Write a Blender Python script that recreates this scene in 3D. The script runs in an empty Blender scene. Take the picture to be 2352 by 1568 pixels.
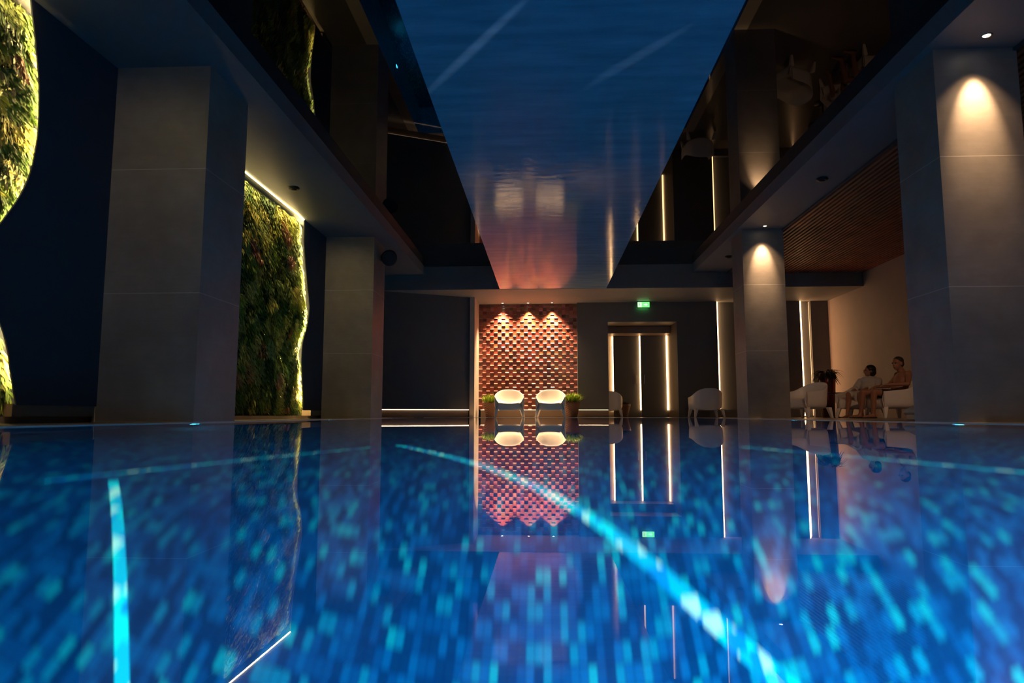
import bpy, math, random
import numpy as np
from mathutils import Vector, Matrix, Euler

sc = bpy.context.scene
col = sc.collection
PI = math.pi

# ---------------------------------------------------------------- camera
cam_d = bpy.data.cameras.new('camera')
cam = bpy.data.objects.new('camera', cam_d)
col.objects.link(cam)
cam.location = (0, 0, 0.075)
cam.rotation_euler = (math.radians(90 + 6.115), 0, math.radians(2.76))
cam_d.lens = 24.0
cam_d.sensor_width = 36.0
cam_d.clip_start = 0.01
cam_d.dof.use_dof = True
cam_d.dof.focus_distance = 16.0
cam_d.dof.aperture_fstop = 2.4
sc.camera = cam

# ---------------------------------------------------------------- world, exposure
w = bpy.data.worlds.new('world')
sc.world = w
w.use_nodes = True
w.node_tree.nodes['Background'].inputs[0].default_value = (0.02, 0.03, 0.06, 1)
w.node_tree.nodes['Background'].inputs[1].default_value = 0.02
sc.view_settings.view_transform = 'Standard'
sc.view_settings.look = 'None'
sc.view_settings.gamma = 1
sc.view_settings.use_curve_mapping = False
sc.view_settings.exposure = 0.0
sc.cycles.use_denoising = True
sc.cycles.max_bounces = 12
sc.cycles.diffuse_bounces = 5
sc.cycles.glossy_bounces = 6
sc.cycles.transmission_bounces = 8
sc.cycles.caustics_reflective = True
sc.cycles.caustics_refractive = True
sc.cycles.sample_clamp_indirect = 3.0
sc.cycles.blur_glossy = 0.3

# key dimensions (metres; water surface is z = 0)
XL, XR = -3.2, 3.58          # pool edges
YN, YF = -0.35, 16.75        # pool near / far edge
DECK = 0.006
DEPTH = 1.62
WL, WR = -4.2, 7.45          # side walls
YB, YE = -4.0, 18.15         # back wall, end wall
ZS, ZG, ZP = 3.42, 3.63, 3.06  # soffits, glossy ceiling, lowered parts
YC = 16.1                    # far end of the coffer
WARM = (1.0, 0.62, 0.32)
LEDC = (1.0, 0.56, 0.24)

# ---------------------------------------------------------------- large area lights / pool lights power
P_SIDE = 12.0
P_NEAR = 200.0

def area(name, loc, target, sx, sy, power, colr, parent=None, spread=PI, shape='RECTANGLE'):
    l = bpy.data.lights.new(name, 'AREA')
    l.shape = shape
    l.size = sx
    if shape in ('RECTANGLE', 'ELLIPSE'):
        l.size_y = sy
    l.energy = power
    l.color = colr
    l.spread = spread
    o = bpy.data.objects.new(name, l)
    col.objects.link(o)
    o.location = loc
    o.rotation_euler = (Vector(target) - Vector(loc)).to_track_quat('-Z', 'Y').to_euler()
    if parent:
        o.parent = parent
        o.location = Vector(loc) - Vector(parent.location)
    return o

def spot(name, loc, target, power, colr, angle, blend=1.0, radius=0.02, parent=None):
    l = bpy.data.lights.new(name, 'SPOT')
    l.energy = power
    l.color = colr
    l.spot_size = math.radians(angle)
    l.spot_blend = blend
    l.shadow_soft_size = radius
    o = bpy.data.objects.new(name, l)
    col.objects.link(o)
    o.location = loc
    o.rotation_euler = (Vector(target) - Vector(loc)).to_track_quat('-Z', 'Y').to_euler()
    if parent:
        o.parent = parent
        o.location = Vector(loc) - Vector(parent.location)
    return o

# warm fill lamps added behind the camera, without fixtures
area('hall_fill', (-2.6, -1.6, 3.3), (-3.7, 6.0, 1.6), 1.2, 1.2, 3, (1.0, 0.66, 0.42), spread=math.radians(70))
area('hall_fill', (4.6, -1.6, 3.3), (4.2, 6.0, 1.0), 1.0, 1.0, 2.5, (1.0, 0.66, 0.42), spread=math.radians(70))
area('hall_fill', (1.0, -2.0, 3.3), (0.3, 17.0, 1.0), 1.5, 1.0, 14, (1.0, 0.66, 0.42), spread=math.radians(60))

# ---------------------------------------------------------------- helpers
def tag(o, label=None, cat=None, group=None, kind=None):
    if label: o['label'] = label
    if cat: o['category'] = cat
    if group: o['group'] = group
    if kind: o['kind'] = kind
    return o

def empty(name, loc=(0, 0, 0), rz=0.0):
    o = bpy.data.objects.new(name, None)
    o.empty_display_size = 0.1
    col.objects.link(o)
    o.location = loc
    o.rotation_euler = (0, 0, rz)
    return o

def mesh(name, V, F, mat=None, parent=None, smooth=False, loc=None):
    me = bpy.data.meshes.new(name)
    me.from_pydata([tuple(map(float, v)) for v in V], [], [tuple(f) for f in F])
    me.validate()
    me.update()
    if smooth:
        for p in me.polygons: p.use_smooth = True
    o = bpy.data.objects.new(name, me)
    col.objects.link(o)
    if mat: me.materials.append(mat)
    if parent: o.parent = parent
    if loc is not None: o.location = loc
    return o

class MB:
    def __init__(s): s.V = []; s.F = []
    def add(s, V, F):
        n = len(s.V); s.V += [tuple(v) for v in V]; s.F += [tuple(i + n for i in f) for f in F]; return s
    def box(s, a, b):
        (x0, y0, z0), (x1, y1, z1) = a, b
        return s.add([(x0,y0,z0),(x1,y0,z0),(x1,y1,z0),(x0,y1,z0),(x0,y0,z1),(x1,y0,z1),(x1,y1,z1),(x0,y1,z1)],
                     [(0,3,2,1),(4,5,6,7),(0,1,5,4),(1,2,6,5),(2,3,7,6),(3,0,4,7)])
    def obox(s, M, sx, sy, sz):
        V = [M @ Vector((x*sx/2, y*sy/2, z*sz/2)) for z in (-1,1) for (x,y) in ((-1,-1),(1,-1),(1,1),(-1,1))]
        return s.add(V, [(0,3,2,1),(4,5,6,7),(0,1,5,4),(1,2,6,5),(2,3,7,6),(3,0,4,7)])
    def lathe(s, prof, n=24, c=(0,0,0), M=None, cap=True):
        V = []; F = []
        for (r, z) in prof:
            for k in range(n):
                a = 2*PI*k/n
                V.append(Vector((r*math.cos(a), r*math.sin(a), z)))
        if M is not None: V = [M @ v for v in V]
        V = [v + Vector(c) for v in V]
        m = len(prof)
        for j in range(m-1):
            for k in range(n):
                k2 = (k+1) % n
                F.append((j*n+k, j*n+k2, (j+1)*n+k2, (j+1)*n+k))
        if cap:
            F.append(tuple(range(n-1, -1, -1))); F.append(tuple(range((m-1)*n, m*n)))
        return s.add(V, F)
    def tube(s, pts, rad, n=10):
        pts = [Vector(p) for p in pts]
        rr = rad if isinstance(rad, (list, tuple)) else [rad]*len(pts)
        V = []; F = []
        for i, p in enumerate(pts):
            d = (pts[min(i+1, len(pts)-1)] - pts[max(i-1, 0)]).normalized()
            q = d.to_track_quat('Z', 'Y')
            for k in range(n):
                a = 2*PI*k/n
                V.append(p + q @ Vector((rr[i]*math.cos(a), rr[i]*math.sin(a), 0)))
        for i in range(len(pts)-1):
            for k in range(n):
                k2 = (k+1) % n
                F.append((i*n+k, i*n+k2, (i+1)*n+k2, (i+1)*n+k))
        F.append(tuple(range(n-1, -1, -1))); F.append(tuple(range((len(pts)-1)*n, len(pts)*n)))
        return s.add(V, F)
    def build(s, name, mat, parent=None, smooth=False, loc=None):
        return mesh(name, s.V, s.F, mat, parent, smooth, loc)

def bevel(o, wd=0.004, seg=2):
    m = o.modifiers.new('bevel', 'BEVEL'); m.width = wd; m.segments = seg; m.limit_method = 'ANGLE'
    return o
def subsurf(o, n=1):
    m = o.modifiers.new('sub', 'SUBSURF'); m.levels = n; m.render_levels = n
    return o

def copy_tree(o, parent=None):
    c = o.copy(); col.objects.link(c)
    if parent: c.parent = parent
    for ch in list(o.children): copy_tree(ch, c)
    return c

# ---------------------------------------------------------------- materials
def mat(name):
    m = bpy.data.materials.new(name); m.use_nodes = True
    nt = m.node_tree; b = nt.nodes['Principled BSDF']
    return m, nt, b
def lk(nt, a, b): nt.links.new(a, b)
def nd(nt, t, **kw):
    n = nt.nodes.new(t)
    for k, v in kw.items(): setattr(n, k, v)
    return n
def objco(nt, scale=(1,1,1), src='Object'):
    tc = nd(nt, 'ShaderNodeTexCoord'); mp = nd(nt, 'ShaderNodeMapping'); mp.inputs['Scale'].default_value = scale
    lk(nt, tc.outputs[src], mp.inputs[0]); return mp.outputs[0]
def ramp(nt, fac, stops, interp='LINEAR'):
    r = nd(nt, 'ShaderNodeValToRGB'); r.color_ramp.interpolation = interp
    e = r.color_ramp.elements
    e[0].position, e[0].color = stops[0][0], (*stops[0][1], 1)
    e[1].position, e[1].color = stops[-1][0], (*stops[-1][1], 1)
    for p, c in stops[1:-1]:
        x = e.new(p); x.color = (*c, 1)
    lk(nt, fac, r.inputs[0]); return r.outputs[0]
def noise(nt, vec, scale, detail=4, rough=0.55):
    n = nd(nt, 'ShaderNodeTexNoise'); n.inputs['Scale'].default_value = scale
    n.inputs['Detail'].default_value = detail; n.inputs['Roughness'].default_value = rough
    lk(nt, vec, n.inputs['Vector']); return n.outputs['Fac']
def bump(nt, h, b, strength=0.3, dist=0.01):
    n = nd(nt, 'ShaderNodeBump'); n.inputs['Strength'].default_value = strength; n.inputs['Distance'].default_value = dist
    lk(nt, h, n.inputs['Height']); lk(nt, n.outputs[0], b.inputs['Normal']); return n

def simple(name, c, rough=0.5, metal=0.0, var=0.12, scale=6.0, bmp=0.0, coat=0.0, spec=0.5):
    m, nt, b = mat(name)
    v = objco(nt); f = noise(nt, v, scale)
    lk(nt, ramp(nt, f, [(0.3, tuple(x*(1-var) for x in c)), (0.7, tuple(min(1, x*(1+var)) for x in c))]), b.inputs['Base Color'])
    b.inputs['Roughness'].default_value = rough; b.inputs['Metallic'].default_value = metal
    b.inputs['Coat Weight'].default_value = coat
    b.inputs['Specular IOR Level'].default_value = spec
    if bmp: bump(nt, f, b, bmp, 0.01)
    return m

def emit(name, c, strength, base=(0.8, 0.8, 0.8)):
    m, nt, b = mat(name)
    v = objco(nt); f = noise(nt, v, 3)
    b.inputs['Base Color'].default_value = (*base, 1)
    b.inputs['Emission Color'].default_value = (*c, 1)
    mr = nd(nt, 'ShaderNodeMapRange'); mr.inputs[3].default_value = strength*0.93; mr.inputs[4].default_value = strength*1.07
    lk(nt, f, mr.inputs[0]); lk(nt, mr.outputs[0], b.inputs['Emission Strength'])
    b.inputs['Roughness'].default_value = 0.4
    return m

# large-format grey stone tile on the columns, horizontal joints every 1.2 m
def m_stone():
    m, nt, b = mat('stone_tile')
    v = objco(nt)
    n1 = noise(nt, v, 1.6, 6, 0.6); n2 = noise(nt, objco(nt, (2, 2, 14)), 2.0, 4, 0.6)
    mx = nd(nt, 'ShaderNodeMix', data_type='FLOAT'); mx.inputs[0].default_value = 0.15
    lk(nt, n1, mx.inputs[2]); lk(nt, n2, mx.inputs[3])
    c = ramp(nt, mx.outputs[0], [(0.32, (0.15, 0.132, 0.12)), (0.5, (0.20, 0.178, 0.162)), (0.68, (0.26, 0.235, 0.215))])
    sp = nd(nt, 'ShaderNodeSeparateXYZ'); lk(nt, v, sp.inputs[0])
    a = nd(nt, 'ShaderNodeMath', operation='DIVIDE'); a.inputs[1].default_value = 1.195; lk(nt, sp.outputs[2], a.inputs[0])
    fr = nd(nt, 'ShaderNodeMath', operation='FRACT'); lk(nt, a.outputs[0], fr.inputs[0])
    lt = nd(nt, 'ShaderNodeMath', operation='LESS_THAN'); lt.inputs[1].default_value = 0.004; lk(nt, fr.outputs[0], lt.inputs[0])
    m2 = nd(nt, 'ShaderNodeMix', data_type='RGBA'); lk(nt, lt.outputs[0], m2.inputs[0]); lk(nt, c, m2.inputs[6])
    m2.inputs[7].default_value = (0.46, 0.44, 0.41, 1)
    lk(nt, m2.outputs[2], b.inputs['Base Color'])
    b.inputs['Roughness'].default_value = 0.45
    bump(nt, mx.outputs[0], b, 0.15, 0.01)
    return m
M_STONE = m_stone()

def m_plaster(name, c, rough=0.6, var=0.1, bmp=0.06):
    m, nt, b = mat(name)
    v = objco(nt); n1 = noise(nt, v, 0.9, 6, 0.6)
    lk(nt, ramp(nt, n1, [(0.3, tuple(x*(1-var) for x in c)), (0.7, tuple(x*(1+var) for x in c))]), b.inputs['Base Color'])
    b.inputs['Roughness'].default_value = rough
    bump(nt, noise(nt, v, 40, 4), b, bmp, 0.004)
    return m
M_SOFFIT = m_plaster('white_plaster', (0.21, 0.20, 0.19))
M_SIDESOFFIT = m_plaster('shaded_bluish_plaster', (0.135, 0.14, 0.155))  # soffit plaster with shade and the pool's blue put into its colour
M_DARKWALL = m_plaster('dark_wall_paint', (0.035, 0.04, 0.055), 0.65)
M_GREYWALL = m_plaster('grey_wall_panel', (0.105, 0.105, 0.11), 0.5)
M_SIDEWALL = m_plaster('beige_side_wall', (0.36, 0.29, 0.26), 0.6)
M_REVEAL = m_plaster('pale_reveal', (0.5, 0.44, 0.38), 0.55)
M_BASE0 = m_plaster('brown_plinth_paint', (0.17, 0.12, 0.085), 0.55)
M_VEST = m_plaster('brown_vestibule', (0.20, 0.14, 0.095), 0.5)
M_DECK = m_plaster('deck_stone', (0.20, 0.18, 0.16), 0.3)
M_COPING = m_plaster('pale_coping', (0.74, 0.68, 0.60), 0.16)
M_BLACK = simple('black_plastic', (0.01, 0.01, 0.012), 0.4)
M_METAL = simple('brushed_metal', (0.6, 0.6, 0.6), 0.3, 1.0)
M_WHITE = simple('white_moulded_plastic', (0.86, 0.83, 0.78), 0.35, var=0.02)
M_LED = emit('warm_led', LEDC, 9.5)
M_LEDG = emit('green_wall_led', (1.0, 0.78, 0.34), 12.0)
M_LEDE = emit('wavy_edge_led', (1.0, 0.70, 0.26), 900.0)
M_BULB = emit('downlight_lens', (1.0, 0.85, 0.65), 14.0)

def m_gloss():
    m, nt, b = mat('glossy_black_stretch_ceiling')
    v = objco(nt); f = noise(nt, v, 0.25, 2)
    lk(nt, ramp(nt, f, [(0.3, (0.0015, 0.0015, 0.0018)), (0.7, (0.003, 0.003, 0.0035))]), b.inputs['Base Color'])
    b.inputs['Roughness'].default_value = 0.015
    b.inputs['IOR'].default_value = 1.6
    return m
M_GLOSS = m_gloss()

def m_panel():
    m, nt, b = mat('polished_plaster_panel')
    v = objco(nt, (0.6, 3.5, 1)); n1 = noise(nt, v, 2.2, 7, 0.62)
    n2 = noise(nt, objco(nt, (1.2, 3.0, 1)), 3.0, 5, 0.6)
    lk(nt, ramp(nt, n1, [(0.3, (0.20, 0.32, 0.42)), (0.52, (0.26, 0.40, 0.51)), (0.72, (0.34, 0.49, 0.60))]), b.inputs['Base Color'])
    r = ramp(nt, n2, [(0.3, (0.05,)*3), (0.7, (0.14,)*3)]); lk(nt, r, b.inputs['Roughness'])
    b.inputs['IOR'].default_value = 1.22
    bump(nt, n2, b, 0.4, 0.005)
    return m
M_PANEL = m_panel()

def m_mosaic():
    m, nt, b = mat('blue_glass_mosaic')
    tc = nd(nt, 'ShaderNodeTexCoord')
    s = nd(nt, 'ShaderNodeVectorMath', operation='MULTIPLY'); s.inputs[1].default_value = (1/0.023, 1/0.050, 1/0.023)
    lk(nt, tc.outputs['Object'], s.inputs[0])
    ad = nd(nt, 'ShaderNodeVectorMath', operation='ADD'); ad.inputs[1].default_value = (0.37, 0.21, 0.43); lk(nt, s.outputs[0], ad.inputs[0])
    fl = nd(nt, 'ShaderNodeVectorMath', operation='FLOOR'); lk(nt, ad.outputs[0], fl.inputs[0])
    wn = nd(nt, 'ShaderNodeTexWhiteNoise', noise_dimensions='3D'); lk(nt, fl.outputs[0], wn.inputs['Vector'])
    c = ramp(nt, wn.outputs['Value'], [(0.0, (0.0, 0.085, 0.20)), (0.35, (0.0, 0.15, 0.32)), (0.6, (0.0, 0.23, 0.42)), (0.82, (0.0, 0.44, 0.50)), (0.94, (0.02, 0.68, 0.56))], 'CONSTANT')
    fr = nd(nt, 'ShaderNodeVectorMath', operation='FRACTION'); lk(nt, ad.outputs[0], fr.inputs[0])
    sp = nd(nt, 'ShaderNodeSeparateXYZ'); lk(nt, fr.outputs[0], sp.inputs[0])
    mn = nd(nt, 'ShaderNodeMath', operation='MINIMUM'); lk(nt, sp.outputs[0], mn.inputs[0]); lk(nt, sp.outputs[1], mn.inputs[1])
    lt = nd(nt, 'ShaderNodeMath', operation='LESS_THAN'); lt.inputs[1].default_value = 0.07; lk(nt, mn.outputs[0], lt.inputs[0])
    mx = nd(nt, 'ShaderNodeMix', data_type='RGBA'); lk(nt, lt.outputs[0], mx.inputs[0]); lk(nt, c, mx.inputs[6]); mx.inputs[7].default_value = (0.0, 0.03, 0.13, 1)
    lk(nt, mx.outputs[2], b.inputs['Base Color'])
    b.inputs['Roughness'].default_value = 0.3
    return m
M_MOSAIC = m_mosaic()

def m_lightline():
    # light falling on the floor, put in as emission varied tile by tile
    m, nt, b = mat('cyan_streak_glow')
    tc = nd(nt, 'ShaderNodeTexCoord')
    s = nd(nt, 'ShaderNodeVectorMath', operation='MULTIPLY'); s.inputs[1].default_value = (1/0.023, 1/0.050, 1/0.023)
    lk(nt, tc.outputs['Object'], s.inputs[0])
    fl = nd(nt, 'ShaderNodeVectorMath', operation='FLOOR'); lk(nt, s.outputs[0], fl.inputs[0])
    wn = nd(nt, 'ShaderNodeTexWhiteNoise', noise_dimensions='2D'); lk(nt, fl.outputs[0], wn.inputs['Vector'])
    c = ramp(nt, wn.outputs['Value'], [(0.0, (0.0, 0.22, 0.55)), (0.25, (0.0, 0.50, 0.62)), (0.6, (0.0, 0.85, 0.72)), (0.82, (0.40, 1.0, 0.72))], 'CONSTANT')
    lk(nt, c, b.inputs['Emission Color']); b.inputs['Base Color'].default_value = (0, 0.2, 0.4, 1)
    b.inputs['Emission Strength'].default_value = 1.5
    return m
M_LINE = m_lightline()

def m_water():
    m, nt, b = mat('pool_water')
    b.inputs['Base Color'].default_value = (1, 1, 1, 1)
    b.inputs['Roughness'].default_value = 0.0
    b.inputs['IOR'].default_value = 1.333
    b.inputs['Transmission Weight'].default_value = 1.0
    v = objco(nt, (0.7, 1.4, 1)); n1 = noise(nt, v, 2.2, 3, 0.5)
    tc = nd(nt, 'ShaderNodeTexCoord'); sp = nd(nt, 'ShaderNodeSeparateXYZ'); lk(nt, tc.outputs['Object'], sp.inputs[0])
    mr = nd(nt, 'ShaderNodeMapRange'); lk(nt, sp.outputs[1], mr.inputs[0])
    mr.inputs[1].default_value = 4.0; mr.inputs[2].default_value = 15.0; mr.inputs[3].default_value = 0.10; mr.inputs[4].default_value = 1.0
    mu = nd(nt, 'ShaderNodeMath', operation='MULTIPLY'); lk(nt, n1, mu.inputs[0]); lk(nt, mr.outputs[0], mu.inputs[1])
    bump(nt, mu.outputs[0], b, 1.0, 0.0012)
    return m
M_WATER = m_water()

def m_vcol(name, rough=0.5, spec=0.5, trans=0.0, coat=0.0):
    m, nt, b = mat(name)
    a = nd(nt, 'ShaderNodeVertexColor'); a.layer_name = 'col'
    v = objco(nt); n1 = noise(nt, v, 30)
    mx = nd(nt, 'ShaderNodeMix', data_type='RGBA', blend_type='MULTIPLY'); mx.inputs[0].default_value = 1
    lk(nt, a.outputs[0], mx.inputs[6]); lk(nt, ramp(nt, n1, [(0.3, (0.8,)*3), (0.7, (1.0,)*3)]), mx.inputs[7])
    lk(nt, mx.outputs[2], b.inputs['Base Color'])
    b.inputs['Roughness'].default_value = rough; b.inputs['Specular IOR Level'].default_value = spec
    b.inputs['Coat Weight'].default_value = coat
    return m
M_LEAF = m_vcol('living_wall_leaves', 0.5, 0.3)
M_BRICK = m_vcol('glazed_brown_relief_tile', 0.22, 0.6)

def setcol(me, cols):  # cols per face
    at = me.color_attributes.new('col', 'FLOAT_COLOR', 'CORNER')
    n = len(me.loops); arr = np.ones((n, 4), np.float32)
    ls = np.zeros(len(me.polygons), np.int32); lt = np.zeros(len(me.polygons), np.int32)
    me.polygons.foreach_get('loop_start', ls); me.polygons.foreach_get('loop_total', lt)
    idx = np.repeat(np.arange(len(ls)), lt)
    arr[:, :3] = np.asarray(cols, np.float32)[idx]
    at.data.foreach_set('color', arr.ravel())

def struct(o, kind='structure'):
    o['kind'] = kind; return o

# ================================================================ the setting
# pool basin: floor and four walls, mosaic
mb = MB()
mb.box((XL-.1, YN-.1, -DEPTH-.12), (XR+.1, YF+.1, -DEPTH))
struct(mb.build('pool_floor', M_MOSAIC))
for nm, a, b_ in (('pool_wall_left', (XL-.12, YN-.12, -DEPTH), (XL, YF+.12, -0.012)), ('pool_wall_right', (XR, YN-.12, -DEPTH), (XR+.12, YF+.12, -0.012)),
                  ('pool_wall_near', (XL, YN-.12, -DEPTH), (XR, YN, -0.012)), ('pool_wall_far', (XL, YF, -DEPTH), (XR, YF+.12, -0.012))):
    struct(MB().box(a, b_).build(nm, M_MOSAIC))
tag(mesh('pool_water', [(XL, YN, 0), (XR, YN, 0), (XR, YF, 0), (XL, YF, 0)], [(0, 1, 2, 3)], M_WATER),
    'still dark blue water filling the long indoor pool between the columns', 'water', kind='stuff')
# deck and coping
mb = MB()
mb.box((WL-.1, YB, -.25), (XL-.24, YE+2.3, DECK-.002)); mb.box((XR+.24, YB, -.25), (WR+.1, YE+2.3, DECK-.002))
mb.box((XL-.24, YB, -.25), (XR+.24, YN-.24, DECK-.002)); mb.box((XL-.24, YF+.24, -.25), (XR+.24, YE+2.3, DECK-.002))
struct(mb.build('floor', M_DECK))
mb = MB()
mb.box((XL-.24, YN-.24, -.012), (XL, YF+.24, DECK)); mb.box((XR, YN-.24, -.012), (XR+.24, YF+.24, DECK))
mb.box((XL, YN-.24, -.012), (XR, YN, DECK)); mb.box((XL, YF, -.012), (XR, YF+.24, DECK))
struct(mb.build('trim_1', M_COPING))

# glossy ceiling in the coffer, fascias, soffits
CL, CR = -2.89, 3.5
struct(MB().box((CL, YB, ZG), (CR, YC, ZG+.1)).build('ceiling', M_GLOSS))
mb = MB()
mb.box((WL-.1, YB, ZS), (CL, YC, ZG+.1))
mb.box((CR, YB, ZS), (4.3, YC, ZG+.1))
struct(mb.build('ceiling_soffit', M_SIDESOFFIT))
struct(MB().box((WL-.1, YC, ZP), (WR+.1, YE+.35, ZG+.1)).build('ceiling_beam', M_SOFFIT))
# lowered polished plaster panel over the middle of the pool
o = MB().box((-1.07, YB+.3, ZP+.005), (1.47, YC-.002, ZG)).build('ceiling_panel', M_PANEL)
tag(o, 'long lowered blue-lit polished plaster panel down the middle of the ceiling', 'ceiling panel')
# wood slat ceiling of the lounge side
rs = empty('slatted_ceiling', ((4.3+WR)/2, (YB+YC)/2, ZS))
tag(rs, 'dark red-brown wooden slat ceiling over the seating area on the right', 'slat ceiling')
M_SLAT = simple('reddish_wood_slats', (0.30, 0.075, 0.035), 0.45, var=0.35, scale=3)
mb = MB(); cx0, cy0 = rs.location.x, rs.location.y
x = 4.36
while x < WR-.03:
    mb.box((x-cx0, YB-cy0+.02, -.04), (x+.045-cx0, YC-cy0-.02, .03)); x += .085
mb.build('slats', M_SLAT, rs)
MB().box((4.3-cx0, YB-cy0, .1), (WR-cx0, YC-cy0, .15)).build('backing_board', simple('black_backing', (0.012, 0.008, 0.007), 0.8), rs)
MB().box((4.3-cx0, YB-cy0, -.03), (4.33-cx0, YC-cy0, .1)).build('edge_trim', M_DARKWALL, rs)

# side walls and back wall
struct(MB().box((WR, YB, 0), (WR+.15, YE+.35, ZG+.1)).build('wall_right', M_SIDEWALL))
struct(MB().box((WL-.25, YB, 0), (WL-.1, YE, ZG+.1)).build('wall_left', M_DARKWALL))
struct(MB().box((WL-.25, YB-.15, 0), (WR+.15, YB, ZG+.1)).build('wall_back', M_DARKWALL))
# end wall (several planes)
struct(MB().box((0.87, YE, .205), (1.68, YE+.25, ZP)).box((1.68, YE, 2.53), (3.5, YE+.25, ZP)).box((3.5, YE, 0), (4.56, YE+.25, ZP))
       .box((4.56, YE+.12, .2), (5.6, YE+.25, ZP)).box((4.56, YE, 0), (5.6, YE+.25, .2)).box((5.6, YE, 0), (6.72, YE+.25, ZP)).box((6.72, YE+.1, 0), (7.0, YE+.25, ZP)).box((7.0, YE, 0), (WR, YE+.25, ZP))
       .build('wall_end', M_GREYWALL))
struct(MB().box((-1.72, YE+.1, 0), (1.68, YE+.2, .195)).build('baseboard_end', M_BASE0))
struct(MB().box((0.87, YE+.2, 0), (1.68, YE+.25, .205)).build('wall_end_plinth', M_GREYWALL))

# angled wall panel left of the brick niche with its return
P0, P1 = Vector((-4.2, 16.05, 0)), Vector((-1.9, 17.2, 0))
def aslab(p0, p1, z0, z1, th=.1, back=0.0):
    d = (p1-p0).normalized(); n = Vector((-d.y, d.x, 0))
    a = p0+n*back; b_ = p1+n*back
    V = [a, b_, b_+n*th, a+n*th]
    return [Vector((v.x, v.y, z0)) for v in V]+[Vector((v.x, v.y, z1)) for v in V], [(0,3,2,1),(4,5,6,7),(0,1,5,4),(1,2,6,5),(2,3,7,6),(3,0,4,7)]
mb = MB(); mb.add(*aslab(P0, P1-(P1-P0)*.11, .205, ZP)); mb.add(*aslab(P1-(P1-P0)*.11, P1, .205, ZP, .1, .03))
struct(mb.build('wall_end_left', M_GREYWALL))
mb = MB(); mb.add(*aslab(P0, P1, 0, .195, .05, .08)); struct(mb.build('baseboard_left', M_BASE0))
struct(MB().box((-1.9, 17.16, 0), (-1.78, YE+.32, ZP)).build('wall_niche_return', M_REVEAL))

# vestibule behind the double leaf opening
mb = MB()
struct(MB().box((1.12, YE+.25, 0), (1.22, 19.82, 2.53)).build('wall_vestibule_left', M_VEST))
struct(MB().box((3.5, YE+.25, 0), (3.6, 19.82, 2.53)).build('wall_vestibule_right', M_VEST))
struct(MB().box((1.12, YE+.25, 2.53), (3.6, 19.95, 2.63)).build('ceiling_vestibule', M_VEST))
struct(MB().box((1.22, 19.05, 2.33), (3.495, 19.81, 2.525)).build('trim_2', M_VEST))
struct(MB().box((1.12, 19.82, 0), (3.6, 19.95, 2.53)).build('wall_vestibule_back', M_GREYWALL))

# columns
def column(x0, x1, y0, y1, label):
    o = MB().box((-(x1-x0)/2, -(y1-y0)/2, 0), ((x1-x0)/2, (y1-y0)/2, ZS-DECK)).build('column', M_STONE, loc=((x0+x1)/2, (y0+y1)/2, DECK))
    tag(o, label, 'column', 'stone-clad columns along the pool'); return o
column(-4.17, XL-.004, 6.12, 6.95, 'wide grey stone column at the left edge of the pool, nearest on that side')
column(-4.13, XL-.004, 12.48, 13.35, 'grey stone column on the left beyond the lit green wall, carrying a speaker')
column(XR+.004, 4.33, 6.15, 6.85, 'tall grey stone column at the far right of the photo, under a bright downlight')
column(XR+.004, 4.32, 12.3, 13.0, 'grey stone column with a warm light scallop, left of the seated couple')

# ================================================================ living wall
WA = [(0.05, 5.2), (0.16, 5.16), (0.37, 5.09), (0.64, 5.02), (0.9, 4.86), (1.15, 4.75), (1.4, 4.80), (1.6, 4.92), (1.76, 5.03), (2.03, 5.14), (2.38, 5.18), (2.77, 5.15), (3.2, 5.05), (3.42, 4.98)]
WB = [(0.05, 11.52), (0.23, 11.55), (0.46, 11.50), (0.97, 11.38), (1.31, 11.40), (1.6, 11.60), (1.92, 11.70), (2.13, 11.62), (2.57, 11.45), (3.0, 11.31), (3.42, 11.28)]
def wave(tab, z):
    zs = [t[0] for t in tab]; ys = [t[1] for t in tab]
    s = 0
    for d in (-.1, -.05, 0, .05, .1): s += np.interp(z+d, zs, ys)
    return s/5
WS = np.linspace(0.15, ZS-.003, 60)
def plate(yl, yr, name):
    V = []; F = []
    for z in WS:
        a, b_ = yl(z), yr(z)
        V += [(WL+.075, a, z), (WL+.075, b_, z), (WL+.063, a, z), (WL+.063, b_, z)]
    for i in range(len(WS)-1):
        k, q = 4*i, 4*i+4
        F += [(k, k+1, q+1, q), (k+2, q+2, q+3, k+3), (k, q, q+2, k+2), (k+1, k+3, q+3, q+1)]
    F += [(0, 2, 3, 1)]; q = 4*(len(WS)-1); F += [(q, q+1, q+3, q+2)]
    return struct(mesh(name, V, F, M_DARKWALL))
plate(lambda z: wave(WA, z), lambda z: 8.4+.15*math.sin(z*2), 'wall_left_panel')
plate(lambda z: wave(WB, z), lambda z: 16.0, 'wall_left_panel')

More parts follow.
